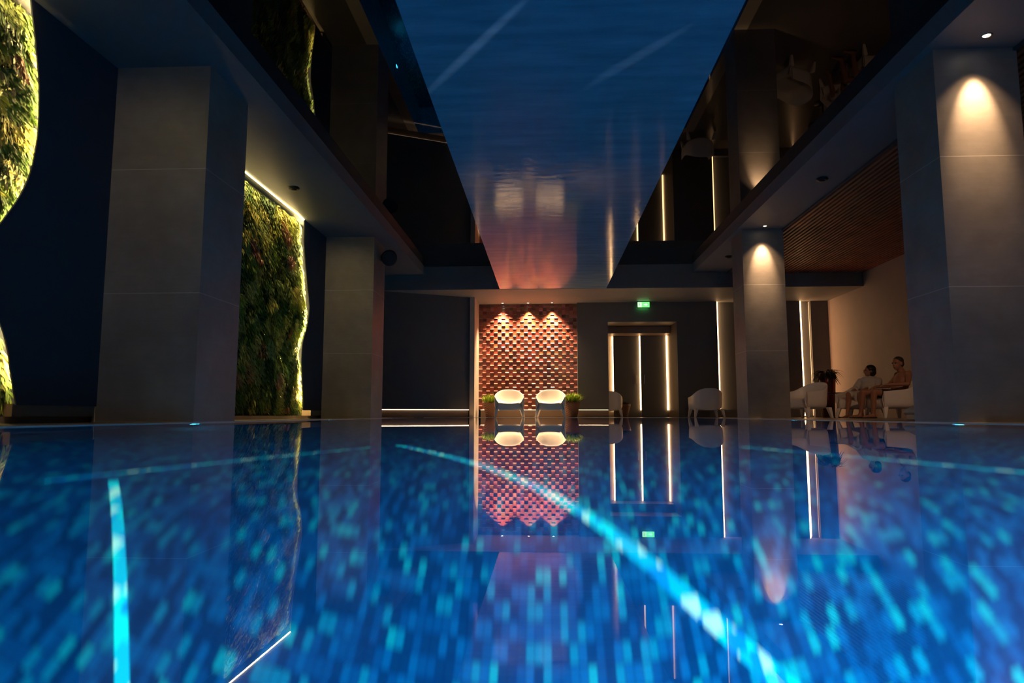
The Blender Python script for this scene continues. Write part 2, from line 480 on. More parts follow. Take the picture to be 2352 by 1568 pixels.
M_SOIL = simple('dark_planting_felt', (0.012, 0.014, 0.006), 0.9)
def foliage(parent, y0f, y1f, z0, z1, n, seed):
    rng = np.random.default_rng(seed)
    V = []; F = []; C = []
    pal = np.array([(0.08, 0.14, 0.02), (0.18, 0.25, 0.035), (0.30, 0.32, 0.05), (0.42, 0.38, 0.08), (0.04, 0.08, 0.015), (0.24, 0.28, 0.07)])
    # clumps decide kind, tone and direction
    nc = 220
    cl = [(rng.uniform(0, 1), rng.uniform(z0, z1), rng.integers(0, 6), rng.uniform(-.9, .9), rng.uniform(.5, 1.5), rng.uniform(.0, 1.0)) for _ in range(nc)]
    cy = np.array([c[0] for c in cl]); cz = np.array([c[1] for c in cl])
    ys = max(0.3, float(y1f(1.5) - y0f(1.5)))
    for i in range(n):
        z = rng.uniform(z0, z1); a, b_ = y0f(z), y1f(z)+.10
        u = rng.uniform(0, 1) if i % 5 else rng.beta(6, 1); y = a+(b_-a)*u
        k = int(np.argmin(((cy-u)*ys)**2 + (cz-z)**2))
        c = cl[k]
        L = .045+.065*c[4]*rng.uniform(.5, 1.0); wd = L*rng.uniform(.12, .34)
        ang = -PI/2 + c[3]+rng.normal(0, .55)       # hanging direction in the (y,z) plane
        out = rng.uniform(.25, .95)
        d = Vector((out*.75, math.cos(ang), math.sin(ang)*.9)).normalized()
        s = d.cross(Vector((1, 0, 0)));
        if s.length < .1: s = Vector((0, 1, 0))
        s.normalize(); s = (s + Vector((rng.normal(0, .5), 0, 0))).normalized()
        p0 = Vector((WL-.055+.05*c[5]*rng.uniform(.3, 1), y, z))
        p1 = p0+d*L*.5; p2 = p0+d*L*.9+Vector((0, 0, -L*.22))
        if p1.y > b_+.02 or p2.y > b_+.03 or p2.z < z0-.02 or p1.z > z1: continue
        if p2.x > WL+.085 or p1.x > WL+.085 or (max(p1.y, p2.y) > b_-.11 and max(p1.x, p2.x) > WL+.036): continue
        m = len(V)
        V += [p0, p1+s*wd*.5, p1-s*wd*.5, p2]
        F += [(m, m+1, m+3, m+2)]
        t = pal[int(c[2])]*rng.uniform(.7, 1.35)
        if c[5] > .955: t = t*.5+np.array((0.22, 0.05, 0.05))*rng.uniform(.4, 1.2)
        C.append(t)
    o = mesh('foliage', [v - parent.location for v in V], F, M_LEAF, parent)
    setcol(o.data, C)
    o['kind'] = 'stuff'
    return o

def living_wall(y0f, y1f, n, seed, label, loc, led_power):
    r = empty('living_wall', loc); tag(r, label, 'plant wall', 'living walls on the left')
    zs = np.linspace(.06, ZS-.02, 40); V = []; F = []
    for z in zs: V += [Vector((WL-.06, y0f(z), z))-r.location, Vector((WL-.06, y1f(z)+.12, z))-r.location, Vector((WL-.09, y0f(z), z))-r.location, Vector((WL-.09, y1f(z)+.12, z))-r.location]
    for i in range(39):
        k = 4*i; q = k+4; F += [(k, k+1, q+1, q), (k+2, q+2, q+3, k+3), (k, q, q+2, k+2), (k+1, k+3, q+3, q+1)]
    F += [(0, 2, 3, 1)]; q = 4*39; F += [(q, q+1, q+3, q+2)]
    mesh('planting_felt', V, F, M_SOIL, r)
    foliage(r, y0f, y1f, .07, ZS-.03, n, seed)
    # light line along the top and down the wavy edge
    pts = [Vector((WL+.075, y0f(3.4), ZS-.012))-r.location, Vector((WL+.075, y1f(3.4)-.01, ZS-.012))-r.location]
    MB().tube(pts, .009, 6).build('top_light_line', M_LEDG, r)
    lo = area('lamp', (WL+.085, (y0f(3.4)+y1f(3.4))/2, ZS-.025), (WL-.02, (y0f(3.4)+y1f(3.4))/2, 2.4), 0.015, y1f(3.4)-y0f(3.4)-.1, led_power, (1.0, 0.74, 0.30), r)
    lz = Vector((.16, 0, 1)).normalized(); lo.rotation_euler = Matrix((Vector((0, 1, 0)).cross(lz), (0, 1, 0), lz)).transposed().to_euler()
    pts = [Vector((WL+.053, y1f(z)+.07, z))-r.location for z in np.linspace(.30, ZS-.02, 60)]
    MB().tube(pts, .006 if n > 10000 else .003, 6).build('edge_light_line', M_LEDE, r)
    return r
living_wall(lambda z: 3.6, lambda z: wave(WA, z), 9000, 3, 'lit green plant wall with a wavy edge, cut off at the far left of the photo', (WL, 4.3, .02), 7)
living_wall(lambda z: 8.42, lambda z: wave(WB, z), 26000, 5, 'lit green plant wall between the two left columns, wavy right edge', (WL, 10.0, .02), 22)
struct(MB().box((WL-.1, YB, 0), (WL, YE-2, .06)).box((WL-.1, 5.14, .06), (WL+.061, 8.3, .158)).box((WL-.1, 11.95, .06), (WL+.061, YE-2.2, .158)).build("baseboard_side", M_VEST))

# ================================================================ relief tile feature wall
def brick_wall():
    rng = random.Random(4)
    mb = MB(); cols = []
    x0, x1, z0, z1, y = -1.78, 0.87, 0.205, ZP, YE+.2
    T = (x1-x0)/26; nz = int(round((z1-z0)/.0985)); TZ = (z1-z0)/nz
    pal = [(0.30, 0.065, 0.04), (0.20, 0.042, 0.03), (0.34, 0.085, 0.055), (0.13, 0.03, 0.024), (0.26, 0.09, 0.04), (0.42, 0.13, 0.10)]
    mb.box((x0, y, z0), (x1, y+.1, z1)); cols += [(0.12, 0.05, 0.03)]*6
    for i in range(26):
        for j in range(nz):
            a = x0+i*T+.002; b_ = x0+(i+1)*T-.002; c = z0+j*TZ+.002; d = z0+(j+1)*TZ-.002
            q_ = rng.uniform(.55, 1.0); k = tuple(v*q_*rng.uniform(.9, 1.1) for v in rng.choice(pal))
            if (i+j) % 2:
                p = .004; q = rng.uniform(.010, .018)
                e = q+rng.uniform(.010, .016)        # raised lip along the lower edge
                mb.add([(a, y-e, c-.001), (b_, y-e, c-.001), (b_, y, c-.001), (a, y, c-.001), (a, y-q+.001, c+.021), (b_, y-q+.001, c+.021), (b_, y, c+.021), (a, y, c+.021)],
                       [(0,3,2,1),(4,5,6,7),(0,1,5,4),(1,2,6,5),(2,3,7,6),(3,0,4,7)])
                cols += [tuple(min(1, v*1.5+.10) for v in k)]*6  # lip colour lightened to stand for the downlights catching it
            else:
                p = q = rng.uniform(.002, .006)
            V = [(a, y-q, c), (b_, y-q, c), (b_, y, c), (a, y, c), (a, y-p, d), (b_, y-p, d), (b_, y, d), (a, y, d)]
            mb.add(V, [(0,3,2,1),(4,5,6,7),(0,1,5,4),(1,2,6,5),(2,3,7,6),(3,0,4,7)])
            cols += [k]*6
    o = mb.build('wall_tiled_niche', M_BRICK)
    # faces may be dropped by validate(); keep lengths equal
    setcol(o.data, cols[:len(o.data.polygons)])
    return struct(o)
brick_wall()

# ================================================================ LED strips
def led(name, a, b_, label, m=None, group='warm led strips of the end wall', rad=None):
    a, b_ = Vector(a), Vector(b_); c = (a+b_)/2
    r = empty(name, c)
    tag(r, label, 'led strip', group)
    d = (b_-a); L = d.length; q = d.to_track_quat('Z', 'Y').to_matrix().to_4x4()
    MB().obox(q, .03, .012, L).build('channel', M_METAL, r)
    MB().obox(Matrix.Translation((0, -.009, 0)) @ q, .022, .008, L-.004).build('diffuser', m or M_LED, r)
    return r
def ledv(x, y, z0, z1, label, wdt=.03, m=None, deep=.045):
    r = empty('led_strip', (x, y, (z0+z1)/2)); tag(r, label, 'led strip', 'vertical warm led strips')
    h = (z1-z0)/2
    MB().box((-wdt/2, deep, -h), (wdt/2, deep+.01, h)).build('channel', M_METAL, r)
    MB().box((-wdt/2+.001, 0, -h+.002), (wdt/2-.001, deep, h-.002)).build('diffuser', m or M_LED, r)
    return r
M_LEDB = emit('base_led', (1.0, 0.66, 0.40), 4.0)
M_BASE = m_plaster('brown_plinth', (0.16, 0.12, 0.09), 0.55)
r = led('led_strip', (-1.72, YE+.085, .2), (1.67, YE+.085, .2), 'thin horizontal light line at the foot of the tiled wall behind the white chairs', M_LEDB)
dd = (P1-P0).normalized(); nn = Vector((-dd.y, dd.x, 0))
a = P0+nn*.05; b_ = P1+nn*.05
r = empty('led_strip', ((a.x+b_.x)/2, (a.y+b_.y)/2, .2)); tag(r, 'thin horizontal light line at the foot of the dark angled wall, left of the tiles', 'led strip', 'warm led strips of the end wall')
rot = Matrix.Rotation(math.atan2(dd.y, dd.x), 4, 'Z')
MB().obox(rot, (b_-a).length, .02, .01).build('channel', M_METAL, r)
MB().obox(Matrix.Translation(-nn*.014) @ rot, (b_-a).length-.01, .008, .022).build('diffuser', M_LEDB, r)

# door leaves in the vestibule: each leaf stands proud of the one to its left
M_DOOR = m_plaster('dark_grey_door_panel', (0.10, 0.10, 0.095), 0.4)
YD = 19.62
struct(MB().box((1.22, YD+.12, DECK), (1.96, YD+.16, 2.33)).build('trim_3', M_REVEAL))
for i, (xa, xb, yo) in enumerate(((1.97, 2.74, .06), (2.74, 3.495, .0))):
    o = struct(MB().box((xa, YD+yo, DECK+.01), (xb, YD+yo+.06, 2.33)).build('door_%d' % (i+1), M_DOOR))
    h = MB().tube([(xb-.12 if i == 0 else xa+.09, YD+yo-.02, .95), (xb-.12 if i == 0 else xa+.09, YD+yo-.02, 1.2)], .009, 8).build('door_handle', M_METAL, o)
    h['label'] = 'short metal pull handle'
ledv(1.950, YD+.065, .2, 2.32, 'left one of the three vertical light lines in the doorway', .035)
ledv(2.720, YD+.005, .2, 2.32, 'middle one of the three vertical light lines in the doorway', .035)
ledv(3.475, YD-.055, .2, 2.32, 'right one of the three vertical light lines in the doorway', .035)
ledv(4.577, YE+.02, .205, ZP-.005, 'tall vertical light line on the end wall beside the chair seen from behind', .032, None, .085)
ledv(6.738, YE+.004, .05, ZP-.005, 'tall vertical light line right of the inner column, near the couple', .034, None, .085)
r = col.objects[-1] if False else [q for q in col.objects if q.get('label', '').startswith('tall vertical light line right')][0]
lo = area('lamp', (6.762, YE-.01, 1.6), (7.45, YE-.45, 1.6), .03, 2.8, 6.5, (1.0, 0.44, 0.20), r)
ledv(6.985, YE+.085, .05, ZP-.01, 'hair-thin vertical light line just right of the line near the couple', .010, emit('thin_glow', LEDC, .8))  # glowing hairline beside the strip

# exit sign
def exit_sign():
    r = empty('exit_sign', (2.62, YE-.10, 2.97)); tag(r, 'small glowing green exit sign under the ceiling above the doorway', 'exit sign')
    bevel(MB().box((-.17, -.025, -.085), (.17, .025, .085)).build('housing', simple('sign_housing', (0.10, 0.16, 0.10), 0.5), r))
    MB().box((-.012, -.01, .085), (.012, .01, ZP-2.97)).build('ceiling_stem', M_METAL, r)
    MB().box((-.155, -.031, -.07), (.155, -.0255, .07)).build('panel', emit('sign_green', (0.16, 1.0, 0.20), 1.3), r)
    wm = emit('sign_white', (0.75, 1.0, 0.72), 1.3)
    m_ = MB()                     # pale doorway field and arrow
    m_.box((-.15, -.034, -.06), (-.05, -.0312, .06)); m_.build('pictogram_field', wm, r)
    gm = emit('sign_dark_green', (0.10, 0.55, 0.15), 1.0)
    m_ = MB(); y = -.0365
    def fl(pts):
        n = len(m_.V); m_.V += [(p[0], y, p[1]) for p in pts] + [(p[0], y+.0022, p[1]) for p in pts]
        k = len(pts); m_.F.append(tuple(range(n, n+k))); m_.F.append(tuple(range(n+2*k-1, n+k-1, -1)))
        for q in range(k): m_.F.append((n+q, n+k+q, n+k+(q+1) % k, n+(q+1) % k))
    fl([(-.105+.011*math.cos(a), .036+.011*math.sin(a)) for a in [k*PI/5 for k in range(10)]])
    fl([(-.115, .022), (-.092, .022), (-.098, -.012), (-.112, -.012)])
    fl([(-.112, -.010), (-.100, -.010), (-.125, -.048), (-.137, -.046)])
    fl([(-.106, -.010), (-.097, -.012), (-.075, -.046), (-.086, -.048)])
    fl([(-.095, .020), (-.093, .010), (-.068, .004), (-.068, .012)])
    fl([(-.115, .020), (-.113, .010), (-.135, -.002), (-.138, .006)])
    m_.build('running_figure', gm, r)
    m_ = MB(); y = -.0345
    fl([(0, .012), (.06, .012), (.06, .035), (.11, 0), (.06, -.035), (.06, -.012), (0, -.012)])
    m_.build('arrow', wm, r)
    area('lamp', (2.62, YE-.14, 2.97), (2.62, 10, 2.2), .3, .14, .12, (0.15, 1.0, 0.2), r)
    area('lamp', (2.62, YE-.06, 2.94), (2.62, YE+1, 2.5), .26, .1, 0.35, (0.15, 1.0, 0.2), r)
exit_sign()

# ================================================================ downlights
def downlight(x, y, z, tx, ty, power, angle, blend, label, group, r_=.035):
    r = empty('downlight', (x, y, z)); tag(r, label, 'downlight', group)
    MB().lathe([(r_+.012, 0), (r_+.012, -.006), (r_, -.008), (r_-.004, 0)], 24).build('ring', M_METAL, r, True)
    MB().lathe([(r_-.004, -.002), (r_-.012, -.006), (.002, -.008)], 20).build('lens', M_BULB, r, True)
    spot('lamp', (x, y, z-.02), (tx, ty, 0.0), power, WARM if angle > 0 else WARM, angle, blend, .015, r)
    return r
for k, xx in enumerate((-1.13, -.44, .20)):
    dl = downlight(xx, 18.12, ZP, xx, 17.98, 820, 92, 1.0, ('left', 'middle', 'right')[k]+' one of three small downlights washing the tiled wall', 'downlights over the tiled wall')
    spot('lamp', (xx, 18.12, ZP-.02), (xx, 18.34, 2.62), 330, WARM, 44, 1.0, .015, dl)
downlight(3.93, 5.93, ZS, 3.93, 6.10, 60, 84, 1.0, 'bright downlight in the soffit in front of the nearest right column', 'column downlights')
downlight(3.93, 12.08, ZS, 3.93, 12.25, 70, 84, 1.0, 'small downlight above the column left of the seated couple', 'column downlights')

for yy in (5.93, 12.08):
    rr = [q for q in col.objects if q.name.startswith('downlight') and abs(q.location.y-yy) < .01][0]
    spot('lamp', (3.93, yy, ZS-.02), (3.93, yy+.215, 2.78), 330, WARM, 42, 1.0, .015, rr)
# fill spot added behind the near right column to brighten the lounge
spot('lounge_fill', (5.3, 7.6, 3.3), (5.9, 13.2, 0.2), 170, (1.0, 0.55, 0.30), 42, 1.0, .03)

# narrow unseen spots added to draw pale streaks on the lowered ceiling panel
def streak(src, a, b_, power):
    a, b_, src = Vector(a), Vector(b_), Vector(src); mid = (a+b_)/2
    l = bpy.data.lights.new('beam', 'SPOT'); l.energy = power; l.color = (0.55, 0.75, 1.0); l.spot_size = math.radians(10); l.spot_blend = 1; l.shadow_soft_size = .01
    o = bpy.data.objects.new('added_streak_spot', l); col.objects.link(o)
    z = (src-mid).normalized(); t = (b_-a); y = (t-z*t.dot(z)); half = math.atan(y.length/2/(src-mid).length); y.normalize(); x = y.cross(z)
    M = Matrix((x, y, z)).transposed().to_4x4(); M.translation = src
    k = math.tan(math.radians(5)); o.matrix_world = M @ Matrix.Diagonal((.035/(src-mid).length/k, math.tan(half)/k, 1, 1))
streak((.4, -2.2, .5), (-1.2, 6.2, ZP), (.05, 4.4, ZP), 900)
streak((.6, -2.2, .5), (.30, 6.1, ZP), (1.25, 4.9, ZP), 500)

# round black vents in the soffits
def vent(x, y, label):
    r = empty('ceiling_vent', (x, y, ZS)); tag(r, label, 'vent', 'round black vents in the soffits')
    MB().lathe([(.075, 0), (.085, -.012), (.07, -.03), (.05, -.03)], 28).build('rim', M_BLACK, r, True)
    MB().lathe([(.05, -.02), (.04, -.042), (.004, -.046)], 24).build('disc', M_BLACK, r, True)
vent(-3.70, 9.65, 'round black ceiling vent above the green plant wall')
vent(3.96, 9.63, 'round black ceiling vent in the right soffit between the columns')
vent(3.92, 14.43, 'round black ceiling vent in the right soffit beyond the inner column')

# wall speaker on the second left column
r = empty('wall_speaker', (XL, 13.05, 3.12)); tag(r, 'round black speaker on a bracket, high on the far left column', 'speaker')
MB().box((0, -.05, -.05), (.02, .05, .05)).build('wall_plate', M_BLACK, r)
MB().tube([(.015, 0, 0), (.07, -.03, 0), (.11, -.06, 0)], .02, 10).build('bracket', M_BLACK, r)
q = Vector((.55, -.75, -.25)).to_track_quat('Z', 'Y').to_matrix().to_4x4(); q.translation = Vector((.16, -.1, 0))
o = MB().lathe([(.05, -.13), (.10, -.11), (.14, -.05), (.155, .02), (.16, .06), (.15, .075)], 28, M=q).build('body', M_BLACK, r, True)
MB().lathe([(.148, .072), (.12, .085), (.05, .092), (.002, .094)], 28, M=q).build('grille', simple('black_grille', (0.02, 0.02, 0.024), 0.8), r, True)

# ================================================================ pool lights and light streaks made to glow
M_POOLLENS = emit('pool_lamp_lens', (0.03, 0.50, 1.0), 160.0)
def pool_light(x, y, z, side, label, power):
    r = empty('pool_light', (x, y, z)); tag(r, label, 'pool light', 'underwater lamps of the pool')
    q = Vector(side).to_track_quat('Z', 'Y').to_matrix().to_4x4()
    MB().lathe([(.095, 0), (.095, .012), (.078, .018), (.074, .004)], 28, M=q).build('ring', M_METAL, r, True)
    MB().lathe([(.074, .003), (.05, .014), (.002, .018)], 24, M=q).build('lens', M_POOLLENS, r, True)
    s = Vector(side)
    area('lamp', (x+s.x*.03, y+s.y*.03, z), (x+s.x*3, y+s.y*3, z-(.55 if z < -.7 else 1.6)), .14, .14, power, (0.02, 0.53, 1.0), r, PI if z < -.7 else math.radians(150), 'DISK')
for k, (yy, nm) in enumerate(((2.0, 'nearest the camera'), (6.1, 'by the nearest column'), (10.0, 'below the green plant wall'), (14.0, 'by the end of the pool'))):
    pool_light(XL, yy, -.75, (1, 0, 0), 'underwater lamp in the left pool wall, ' + nm, P_SIDE)
for k, (yy, nm) in enumerate(((2.0, 'nearest the camera'), (6.1, 'by the nearest column'), (10.0, 'below the row between the columns'), (14.0, 'by the end of the pool'))):
    pool_light(XR, yy, -.75, (-1, 0, 0), 'underwater lamp in the right pool wall, ' + nm, P_SIDE)
pool_light(0.9, YN, -.55, (0, 1, 0), 'added underwater lamp in the near end wall, brightening the near floor', P_NEAR)  # unseen lamp added to brighten the floor nearest the camera

def light_streak(x0, y0, x1, y1, wd, label):  # glowing strip laid where a streak of light crosses the floor
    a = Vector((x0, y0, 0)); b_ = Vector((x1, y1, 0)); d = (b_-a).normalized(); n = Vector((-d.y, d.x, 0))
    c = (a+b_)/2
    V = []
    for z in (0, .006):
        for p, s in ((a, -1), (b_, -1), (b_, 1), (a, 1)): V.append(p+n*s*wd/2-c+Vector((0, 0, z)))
    o = mesh('light_streak', V, [(0,3,2,1),(4,5,6,7),(0,1,5,4),(1,2,6,5),(2,3,7,6),(3,0,4,7)], M_LINE, loc=(c.x, c.y, -DEPTH))
    tag(o, label, 'light line', 'cyan light streaks drawn on the pool floor')
light_streak(-.75, 3.475, 1.31, .775, .042, 'brightest cyan light streak drawn glowing on the pool floor, running to the lower right corner')
light_streak(.95, 3.40, 2.75, .94, .020, 'cyan light streak drawn glowing on the pool floor below the seated couple')
light_streak(-1.475, 2.30, -.44, .85, .030, 'cyan light streak drawn glowing on the pool floor at the lower left')
light_streak(-1.66, 2.225, -.85, 3.35, .009, 'faint cyan light streak drawn glowing on the pool floor before the green plant wall')

# ================================================================ chairs
def shell():
    hw, yb, yf = .375, .345, -.355
    P = []
    ns = 5
    for k in range(ns): P.append((hw-.012*(1-k/ns), yf+(0-yf)*k/ns, 0.0, k/ns))
    na = 16
    for k in range(na+1):
        a = PI*k/na
        e = 2/2.7
        cx_, sy_ = math.cos(a), math.sin(a)
        P.append((hw*math.copysign(abs(cx_)**e, cx_), yb*abs(sy_)**e, math.sin(a), 1.0))
    for k in range(ns-1, -1, -1): P.append((-(hw-.012*(1-k/ns)), yf+(0-yf)*k/ns, 0.0, k/ns))
    rows = []
    for (x, y, s, f) in P:
        h = .50+.03*f+.185*s**1.35
        def pt(k, z, lean=0.0):
            yy = y*k if y > 0 else y
            return (x*k, yy+lean*s*(z-.37), z)
        lean = .16
        rows.append([pt(.95, .165), pt(.985, .33), pt(1.0, h-.012, lean), pt(.99, h, lean), pt(.965, h-.003, lean), pt(.945, h-.03, lean), pt(.89, .44), pt(.78, .372)])
    m = len(rows[0]); n = len(rows)
    V = [v for r in rows for v in r]; F = []
    for i in range(n-1):
        for j in range(m-1):
            F.append((i*m+j, i*m+j+1, (i+1)*m+j+1, (i+1)*m+j))
    # end caps
    F.append(tuple(range(0, m))); F.append(tuple(range((n-1)*m+m-1, (n-1)*m-1, -1)))
    # seat strips and underside, split in the middle
    mid = n//2
    cen = {}
    for i in range(mid+1):
        a, b_ = rows[i][-1], rows[n-1-i][-1]
        c0, c1 = rows[i][0], rows[n-1-i][0]
        V.append(((a[0]+b_[0])/2, (a[1]+b_[1])/2, .355)); V.append(((c0[0]+c1[0])/2, (c0[1]+c1[1])/2, .185)); cen[i] = (len(V)-2, len(V)-1)
    for i in range(mid):
        L0, L1 = i*m+m-1, (i+1)*m+m-1; R0, R1 = (n-1-i)*m+m-1, (n-2-i)*m+m-1
        s0, u0 = cen[i]; s1, u1 = cen[i+1]
        F.append((L0, s0, s1, L1)); F.append((s0, R0, R1, s1))
        L0, L1 = i*m, (i+1)*m; R0, R1 = (n-1-i)*m, (n-2-i)*m
        F.append((L0, L1, u1, u0)); F.append((u0, u1, R1, R0))
    s0, u0 = cen[0]
    F.append((0, u0, s0, m-1)); F.append((u0, (n-1)*m, (n-1)*m+m-1, s0))
    return V, F

def make_chair(label, loc, rz):
    r = empty('lounge_chair', loc, rz); tag(r, label, 'chair', 'white moulded lounge chairs')
    V, F = shell()
    o = mesh('shell', V, F, M_WHITE, r, True); subsurf(o, 2)
    for sx in (-1, 1):
        for sy in (-1, 1):
            x, y = sx*.31, (-.325 if sy < 0 else .255)
            xb, yb = sx*.355, (-.35 if sy < 0 else .30)
            V = [(xb-.022, yb-.022, 0), (xb+.022, yb-.022, 0), (xb+.022, yb+.022, 0), (xb-.022, yb+.022, 0),
                 (x-.045, y-.028, .21), (x+.045, y-.028, .21), (x+.045, y+.05, .21), (x-.045, y+.05, .21)]
            bevel(mesh('leg', V, [(0,3,2,1),(4,5,6,7),(0,1,5,4),(1,2,6,5),(2,3,7,6),(3,0,4,7)], M_WHITE, r, True), .008)
    return r
c0 = make_chair('white lounge chair before the tiled wall, left one of the pair', (-.90, 17.20, DECK), math.radians(4))
def place_chair(label, loc, rz, s=1.0):
    c = copy_tree(c0); c.location = loc; c.rotation_euler = (0, 0, rz); c['label'] = label; c.scale = (s, s, s); return c
place_chair('white lounge chair before the tiled wall, right one of the pair', (.145, 17.20, DECK), math.radians(-3))
place_chair('white lounge chair seen from behind, standing alone between the doorway and the inner column', (4.00, 17.25, DECK), math.radians(182))
place_chair('white lounge chair half hidden behind the left edge of the doorway', (1.74, 18.80, DECK), math.radians(175), .98)
place_chair('empty white lounge chair just right of the inner column, left of the couple', (5.12, 13.75, DECK), math.radians(-62))
place_chair('white lounge chair in which the bare-chested person sits', (6.58, 13.3, DECK), math.radians(-88))
place_chair('white lounge chair in which the person in the white robe sits', (6.44, 14.30, DECK), math.radians(-46))

# ================================================================ potted plants
M_WEAVE = None
def m_weave():
    m, nt, b = mat('woven_brown_planter')
    v = objco(nt)
    wv = nd(nt, 'ShaderNodeTexWave', bands_direction='DIAGONAL'); wv.inputs['Scale'].default_value = 18; wv.inputs['Distortion'].default_value = .6; lk(nt, v, wv.inputs[0])
    lk(nt, ramp(nt, wv.outputs['Fac'], [(0.2, (0.10, 0.045, 0.025)), (0.8, (0.28, 0.13, 0.075))]), b.inputs['Base Color'])
    b.inputs['Roughness'].default_value = .6
    bump(nt, wv.outputs['Fac'], b, .6, .01)
    return m
M_WEAVE = m_weave()
M_GRASS = m_vcol('fern_leaves', .5, .3)
def pot_plant(label, loc, r0, r1, h, ph, nb, seed, pal, spread=1.0, potm=None, wide=.012, group=None):
    r = empty('potted_plant', loc); tag(r, label, 'potted plant', group)
    MB().lathe([(r0*.9, 0), (r0, .01), (r0*.6+r1*.4, h*.45), (r1*.97, h*.85), (r1, h), (r1*.93, h), (r1*.88, h*.9)], 32).build('planter', potm or M_WEAVE, r, True)
    MB().lathe([(r1*.89, h*.88), (r1*.5, h*.91), (.01, h*.92)], 24).build('soil', M_SOIL, r, True)
    rng = np.random.default_rng(seed); V = []; F = []; C = []
    for i in range(nb):
        a = rng.uniform(0, 2*PI); rr = r1*.7*math.sqrt(rng.uniform()); L = ph*rng.uniform(.6, 1.15)
        out = spread*rng.uniform(.15, 1.0); d = Vector((math.cos(a), math.sin(a), 0)); s = Vector((-d.y, d.x, 0))
        p = Vector((rr*math.cos(a+rng.normal(0, .4)), rr*math.sin(a), h*.9)); k = 5; m0 = len(V)
        for j in range(k+1):
            t = j/k; q = p+d*(L*out*t)+Vector((0, 0, L*(t*1.1-.55*out*t*t)))
            wq = wide*(1-t)*(.5+1.2*t)+.001
            V += [q+s*wq, q-s*wq]
        c = np.array(pal[rng.integers(len(pal))])*rng.uniform(.7, 1.3)
        for j in range(k): F.append((m0+2*j, m0+2*j+1, m0+2*j+3, m0+2*j+2)); C.append(c)
    o = mesh('foliage', V, F, M_GRASS, r); setcol(o.data, C[:len(o.data.polygons)]); o['kind'] = 'stuff'
    return r
GP = [(0.30, 0.42, 0.04), (0.20, 0.33, 0.03), (0.42, 0.50, 0.07), (0.12, 0.22, 0.02)]
pot_plant('fern in a tapered brown woven planter left of the pair of white chairs', (-1.40, 17.82, DECK), .14, .23, .38, .26, 420, 1, GP, group='ferns in woven planters')
pot_plant('larger fern in a brown woven planter right of the pair of white chairs', (.68, 17.76, DECK), .15, .23, .40, .28, 560, 2, GP, 1.2, group='ferns in woven planters')
pot_plant('small dark planter in the doorway behind the half hidden chair', (2.20, 19.38, DECK), .12, .2, .36, .12, 120, 3, [(0.02, 0.06, 0.02)], group=None)

# tall planter with long red flower stems near the couple
r = empty('flower_planter', (6.70, 16.6, DECK)); r.scale = (1, 1, 1.35); tag(r, 'dark leafy plant with long reddish stems in a tall planter beside the right-hand light line', 'potted plant')
MB().lathe([(.13, 0), (.15, .02), (.19, .6), (.205, .78), (.19, .78), (.18, .7)], 28).build('planter', simple('dark_red_glaze', (0.09, 0.016, 0.012), .28, coat=.4), r, True)
MB().lathe([(.185, .70), (.01, .72)], 20).build('soil', M_SOIL, r)
M_RED = simple('dark_red_stem', (0.42, 0.04, 0.03), .35)
for sx in (-.09, .075):
    o = MB().tube([(sx, -.215, .74), (sx*1.05, -.212, .6), (sx*.8, -.195, .42), (sx*.6, -.18, .30)], [.022, .02, .014, .005], 8).build('hanging_stem', M_RED, r, True)
rng = np.random.default_rng(8); V = []; F = []; C = []
for i in range(90):
    a = rng.uniform(0, 2*PI); L = rng.uniform(.20, .40); d = Vector((math.cos(a), math.sin(a), 0)); s = Vector((-d.y, d.x, 0)); lift = rng.uniform(-.35, .25); m0 = len(V)
    p = Vector((0, 0, rng.uniform(.72, .80)))+d*.03
    for j in range(7):
        t = j/6; q = p+d*(L*t)+Vector((0, 0, L*(lift*t+.55*t-.75*t*t))); wq = .028*math.sin(PI*min(1, .12+t*.88))+.001
        V += [q+s*wq, q+Vector((0, 0, -.012*(1-t))), q-s*wq]
    for j in range(6):
        b0 = m0+3*j
        F += [(b0, b0+1, b0+4, b0+3), (b0+1, b0+2, b0+5, b0+4)]; c = np.array((.035, .05, .03))*rng.uniform(.6, 1.3)
        C += [c, c]
o = mesh('leaves', V, F, M_GRASS, r); setcol(o.data, C[:len(o.data.polygons)])

# round black side table behind the couple
r = empty('side_table', (6.45, 15.45, DECK)); tag(r, 'low round black side table behind the couple', 'table')
MB().lathe([(.27, .52), (.28, .53), (.28, .545), (.27, .55)], 32).build('table_top', M_BLACK, r, True)
MB().lathe([(.02, .0), (.02, .52)], 12).build('pedestal', M_BLACK, r, True)
MB().lathe([(.19, 0), (.19, .01), (.03, .025)], 28).build('base', M_BLACK, r, True)

# white sun lounger whose foot shows behind the near right column
r = empty('sun_lounger', (5.72, 9.2, DECK)); tag(r, 'white sun lounger, only its foot end showing left of the far right column', 'sun lounger')
prof = [(-.90, .09), (-.87, .13), (-.55, .30), (-.2, .27), (.35, .30), (.95, .62), (.98, .58), (.4, .20), (-.2, .17), (-.55, .19), (-.82, .045)]
V = [(x, s*.33, z) for s in (-1, 1) for (x, z) in prof]; k = len(prof)
bevel(mesh('body', V, [tuple(range(k-1, -1, -1)), tuple(range(k, 2*k))]+[(i, (i+1) % k, k+(i+1) % k, k+i) for i in range(k)], M_WHITE, r), .02, 3)
bevel(MB().box((-.86, -.30, 0), (-.55, .30, .10)).build('front_foot', M_WHITE, r), .01)
bevel(MB().box((.35, -.30, 0), (.6, .30, .26)).build('rear_foot', M_WHITE, r), .01)

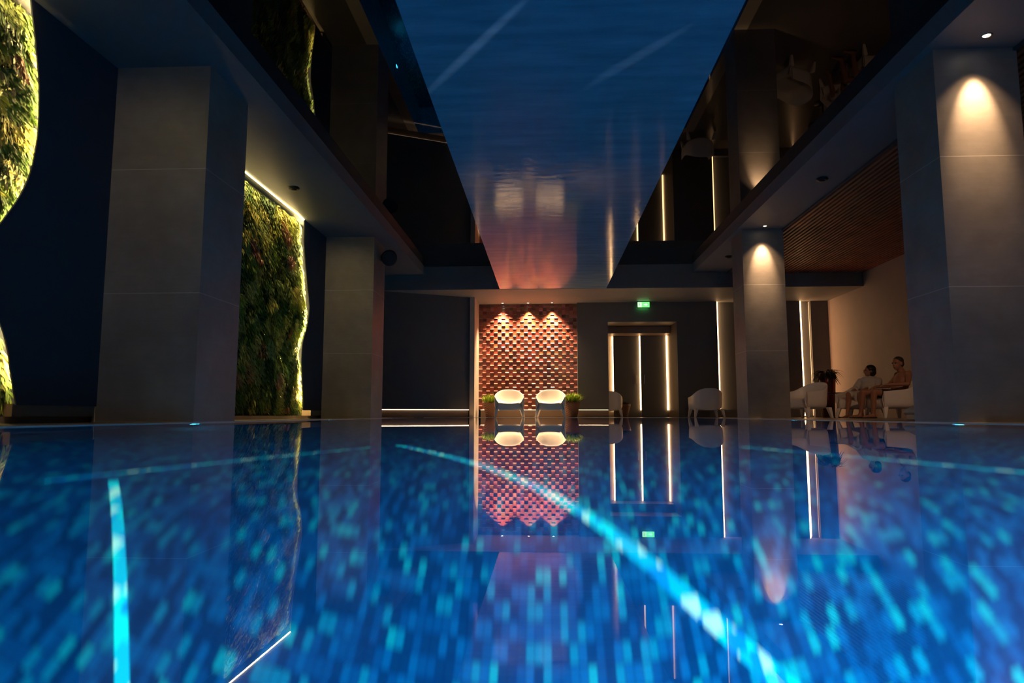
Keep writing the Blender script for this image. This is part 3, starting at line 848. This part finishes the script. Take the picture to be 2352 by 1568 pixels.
# ================================================================ people
def sphere(c, r, n=14, m=10, M=None):
    V = []; F = []
    rx, ry, rz = (r, r, r) if not isinstance(r, tuple) else r
    for j in range(m+1):
        t = PI*j/m
        for k in range(n):
            a = 2*PI*k/n; v = Vector((rx*math.sin(t)*math.cos(a), ry*math.sin(t)*math.sin(a), rz*math.cos(t)))
            if M is not None: v = M @ v
            V.append(v+Vector(c))
    for j in range(m):
        for k in range(n):
            k2 = (k+1) % n; F.append((j*n+k, (j+1)*n+k, (j+1)*n+k2, j*n+k2))
    return V, F
class Body:
    def __init__(s): s.m = MB()
    def ball(s, c, r, M=None): s.m.add(*sphere(c, r, M=M)); return s
    def limb(s, a, b_, ra, rb, steps=7):
        a, b_ = Vector(a), Vector(b_); L = (b_-a).length
        n = max(2, int(L/(min(ra, rb)*.45)))
        n = min(n, 26)
        for i in range(n+1):
            t = i/n; s.m.add(*sphere(a.lerp(b_, t), ra+(rb-ra)*t, 12, 8))
        return s
    def build(s, name, mat_, parent, voxel=.009, sm=6):
        o = s.m.build(name, mat_, parent, True)
        r = o.modifiers.new('remesh', 'REMESH'); r.mode = 'VOXEL'; r.voxel_size = voxel; r.use_smooth_shade = True
        k = o.modifiers.new('smooth', 'SMOOTH'); k.iterations = sm; k.factor = .5
        return o
def hand(B, wrist, direc, palm_n, curl=.4, side=1):
    d = Vector(direc).normalized(); n = Vector(palm_n).normalized(); s = d.cross(n).normalized(); n = s.cross(d)
    wv = Vector(wrist)
    B.limb(wv, wv+d*.045, .024, .026)
    for q in (-.026, -.009, .009, .026): B.limb(wv+d*.03+s*q*.7, wv+d*.085+s*q, .015, .012)
    for q, L in ((-.03, .062), (-.010, .075), (.010, .08), (.030, .07)):
        p = wv+d*.085+s*q; v = d
        for k, f in enumerate((.45, .3, .25)):
            v = (v-n*curl*(k+.5)*.8).normalized(); p2 = p+v*L*f; B.limb(p, p2, .0088, .0078); p = p2
    p = wv+d*.03+s*side*.03; v = (d*.6+s*side*.7-n*.2).normalized(); p2 = p+v*.035; B.limb(p, p2, .012, .010)
    B.limb(p2, p2+(d*.9+s*side*.2-n*.2).normalized()*.03, .0098, .0085)

M_SKIN = simple('skin', (0.36, 0.17, 0.10), .5, var=.05)
M_HAIRD = simple('dark_hair', (0.010, 0.007, 0.006), .5, bmp=.3, scale=60)
M_HAIRG = simple('short_dark_grey_hair', (0.035, 0.025, 0.02), .6, bmp=.3, scale=60)
M_ROBE = simple('white_towelling_robe', (0.62, 0.58, 0.54), .9, var=.05, scale=80, bmp=.3)
M_SHORT = simple('dark_swim_shorts', (0.015, 0.016, 0.02), .8)
M_EYE = simple('dark_eye', (0.01, 0.008, 0.006), .2)
M_SANDAL = simple('black_sandal', (0.02, 0.018, 0.018), .6)

def head(B, c, f, tilt=0.0, s=1.0):
    # f: facing direction in xy (unit)
    f = Vector(f).normalized(); side = Vector((0, 0, 1)).cross(f).normalized(); up = f.cross(side)
    M = Matrix((f, side, up)).transposed().to_4x4()
    P = lambda x, y, z: Vector(c)+(f*x+side*y+up*z)*s
    R = lambda *r: tuple(k*s for k in r)
    B.ball(P(-.01, 0, .03), R(.098, .078, .092), M)
    B.ball(P(.025, 0, -.03), R(.068, .060, .085), M)
    B.ball(P(.045, 0, -.085), R(.036, .034, .026), M)      # chin
    B.limb(P(.085, 0, .01), P(.108, 0, -.028), .011*s, .016*s)   # nose
    B.ball(P(.088, 0, -.058), R(.014, .026, .009), M)
    B.ball(P(.082, .033, .018), R(.018, .02, .01), M); B.ball(P(.082, -.033, .018), R(.018, .02, .01), M)
    for q in (-1, 1): B.ball(P(-.008, q*.078, -.005), R(.020, .010, .034), M)
    return P, M, R

# --- man: origin under his seat, facing -x
mr = empty('person', (6.58, 13.3, DECK)); tag(mr, 'bare-chested short-haired person sitting back in a white chair, arm along the armrest', 'person')
B = Body()
hip = Vector((.12, 0, .45)); sh = Vector((.22, 0, .84))
B.ball(hip, (.15, .17, .13)); B.ball((.15, 0, .56), (.135, .155, .13)); B.ball((.18, 0, .69), (.135, .17, .16)); B.ball((.21, 0, .79), (.115, .185, .10))
B.ball((.09, 0, .57), (.11, .13, .11))
B.limb((.21, 0, .84), (.14, -.01, .95), .070, .060)
P, M, R = head(B, (.115, -.02, 1.03), (-.90, -.38, 0.02), s=1.06)
for q in (-1, 1):
    B.ball((.215, q*.195, .815), (.075, .07, .075))
# near (camera side, -y) arm: along the armrest, hand on the knee
B.limb((.215, -.21, .81), (.12, -.33, .635), .056, .044); B.limb((.12, -.33, .635), (-.19, -.27, .625), .043, .030)
hand(B, (-.19, -.27, .625), (-1, .25, -.12), (0, 0, 1), .35, 1)
B.limb((.215, .205, .81), (.08, .31, .62), .056, .044); B.limb((.08, .31, .62), (-.20, .20, .60), .043, .030)
hand(B, (-.20, .20, .60), (-1, -.1, -.25), (0, 0, 1), .4, -1)
for q, kx, ky, fx in ((-1, -.40, -.13, -.46), (1, -.50, .11, -.60)):
    B.limb((.07, q*.09, .44), (kx, ky, .495), .084, .062)
    B.limb((kx, ky, .49), (kx-.02, ky, .36), .060, .056); B.limb((kx-.02, ky, .36), ((kx*.4+fx*.6), ky, .10), .056, .034)
    B.limb((kx*.4+fx*.6, ky, .10), (fx+.02, ky, .055), .036, .038); B.limb((fx+.04, ky, .045), (fx-.15, ky-.02, .030), .036, .024)
    for t in range(5): B.limb((fx-.14, ky-.045+t*.019, .026), (fx-.185+abs(t-1)*.006, ky-.05+t*.021, .024), .012, .010)
B.build('body', M_SKIN, mr, .010, 3)
H = Body(); H.ball(P(-.022, 0, .052), R(.097, .083, .083), M); H.ball(P(-.055, 0, .0), R(.062, .076, .07), M)
H.build('hair', M_HAIRG, mr, .010, 3)
S = Body(); S.ball((.10, 0, .44), (.165, .185, .12))
for q, kx, ky in ((-1, -.24, -.12), (1, -.28, .11)): S.limb((.07, q*.09, .44), (kx, ky, .475), .098, .078)
S.build('swim_shorts', M_SHORT, mr, .011, 3)
for q in (-1, 1): mesh('eye', *sphere(P(.088, q*.032, .008), .011, 10, 8), M_EYE, mr, True)
for ky, fx in ((-.13, -.46), (.11, -.60)):
    o = MB(); o.lathe([(.9, -.012), (1, -.006), (1, .008), (.95, .012)], 20, M=Matrix.Diagonal((.135, .052, 1, 1))); o = o.build('sandal', M_SANDAL, mr, True, loc=(fx-.05, ky-.01, .012))

# --- person in a white robe, further behind
wr = empty('person', (6.54, 14.34, DECK), math.radians(42)); tag(wr, 'dark-haired person in a white robe leaning forward, head turned away to the left', 'person')
B = Body()
B.ball((.16, 0, .46), (.14, .16, .12)); B.ball((.20, 0, .62), (.11, .14, .14)); B.ball((.24, 0, .76), (.10, .165, .10))
B.limb((.26, 0, .80), (.22, -.02, .89), .055, .048)
P, M, R = head(B, (.185, -.03, .965), (-.75, .66, .12), s=.98)
B.limb((.24, -.17, .76), (.10, -.22, .60), .045, .036); B.limb((.10, -.22, .60), (-.20, -.14, .60), .035, .025)
hand(B, (-.20, -.14, .60), (-1, .2, -.2), (0, 0, 1), .35, 1)
B.limb((.24, .17, .76), (.08, .22, .60), .045, .036); B.limb((.08, .22, .60), (-.18, .12, .58), .035, .025)
hand(B, (-.18, .12, .58), (-1, -.1, -.2), (0, 0, 1), .35, -1)
for q, kx, ky, fx in ((-1, -.44, -.10, -.40), (1, -.46, .12, -.56)):
    B.limb((.10, q*.08, .44), (kx, ky, .47), .078, .056); B.limb((kx, ky, .47), (kx, ky, .34), .054, .052)
    B.limb((kx, ky, .34), (fx, ky, .09), .050, .030); B.limb((fx, ky, .09), (fx, ky, .05), .032, .034); B.limb((fx+.02, ky, .042), (fx-.15, ky-.02, .028), .032, .022)
    for t in range(5): B.limb((fx-.14, ky-.04+t*.016, .024), (fx-.175, ky-.044+t*.018, .022), .010, .009)
B.build('body', M_SKIN, wr, .010, 3)
H = Body(); H.ball(P(-.03, 0, .045), R(.108, .096, .095), M); H.ball(P(-.06, 0, -.02), R(.085, .092, .09), M)
H.build('hair', M_HAIRD, wr, .010, 3)
for q in (-1, 1): mesh('eye', *sphere(P(.088, q*.032, .008), .010, 10, 8), M_EYE, wr, True)
S = Body()
S.ball((.16, 0, .46), (.175, .20, .15)); S.ball((.20, 0, .62), (.145, .175, .16)); S.ball((.245, 0, .76), (.125, .20, .11)); S.limb((.25, 0, .80), (.235, -.01, .86), .085, .070)
for q, ex in ((-1, .10), (1, .08)):
    S.limb((.24, q*.185, .76), (ex, q*.225, .60), .070, .064)
S.limb((.10, -.22, .60), (-.15, -.155, .60), .062, .055); S.limb((.08, .22, .60), (-.13, .13, .58), .062, .055)
for q, kx, ky in ((-1, -.40, -.10), (1, -.42, .12)):
    S.limb((.10, q*.08, .45), (kx, ky, .475), .105, .078)
S.limb((-.05, 0, .45), (-.36, 0, .46), .12, .09)
for k in range(9):
    t = k/8; x0 = -.42+.34*t
    S.limb((x0, -.13, .44), (x0+.03, -.16, .24+.06*math.sin(k*1.7)), .045, .022); S.limb((x0, .0, .44), (x0+.02, -.02, .22), .045, .03)
S.build('robe', M_ROBE, wr, .011, 5)
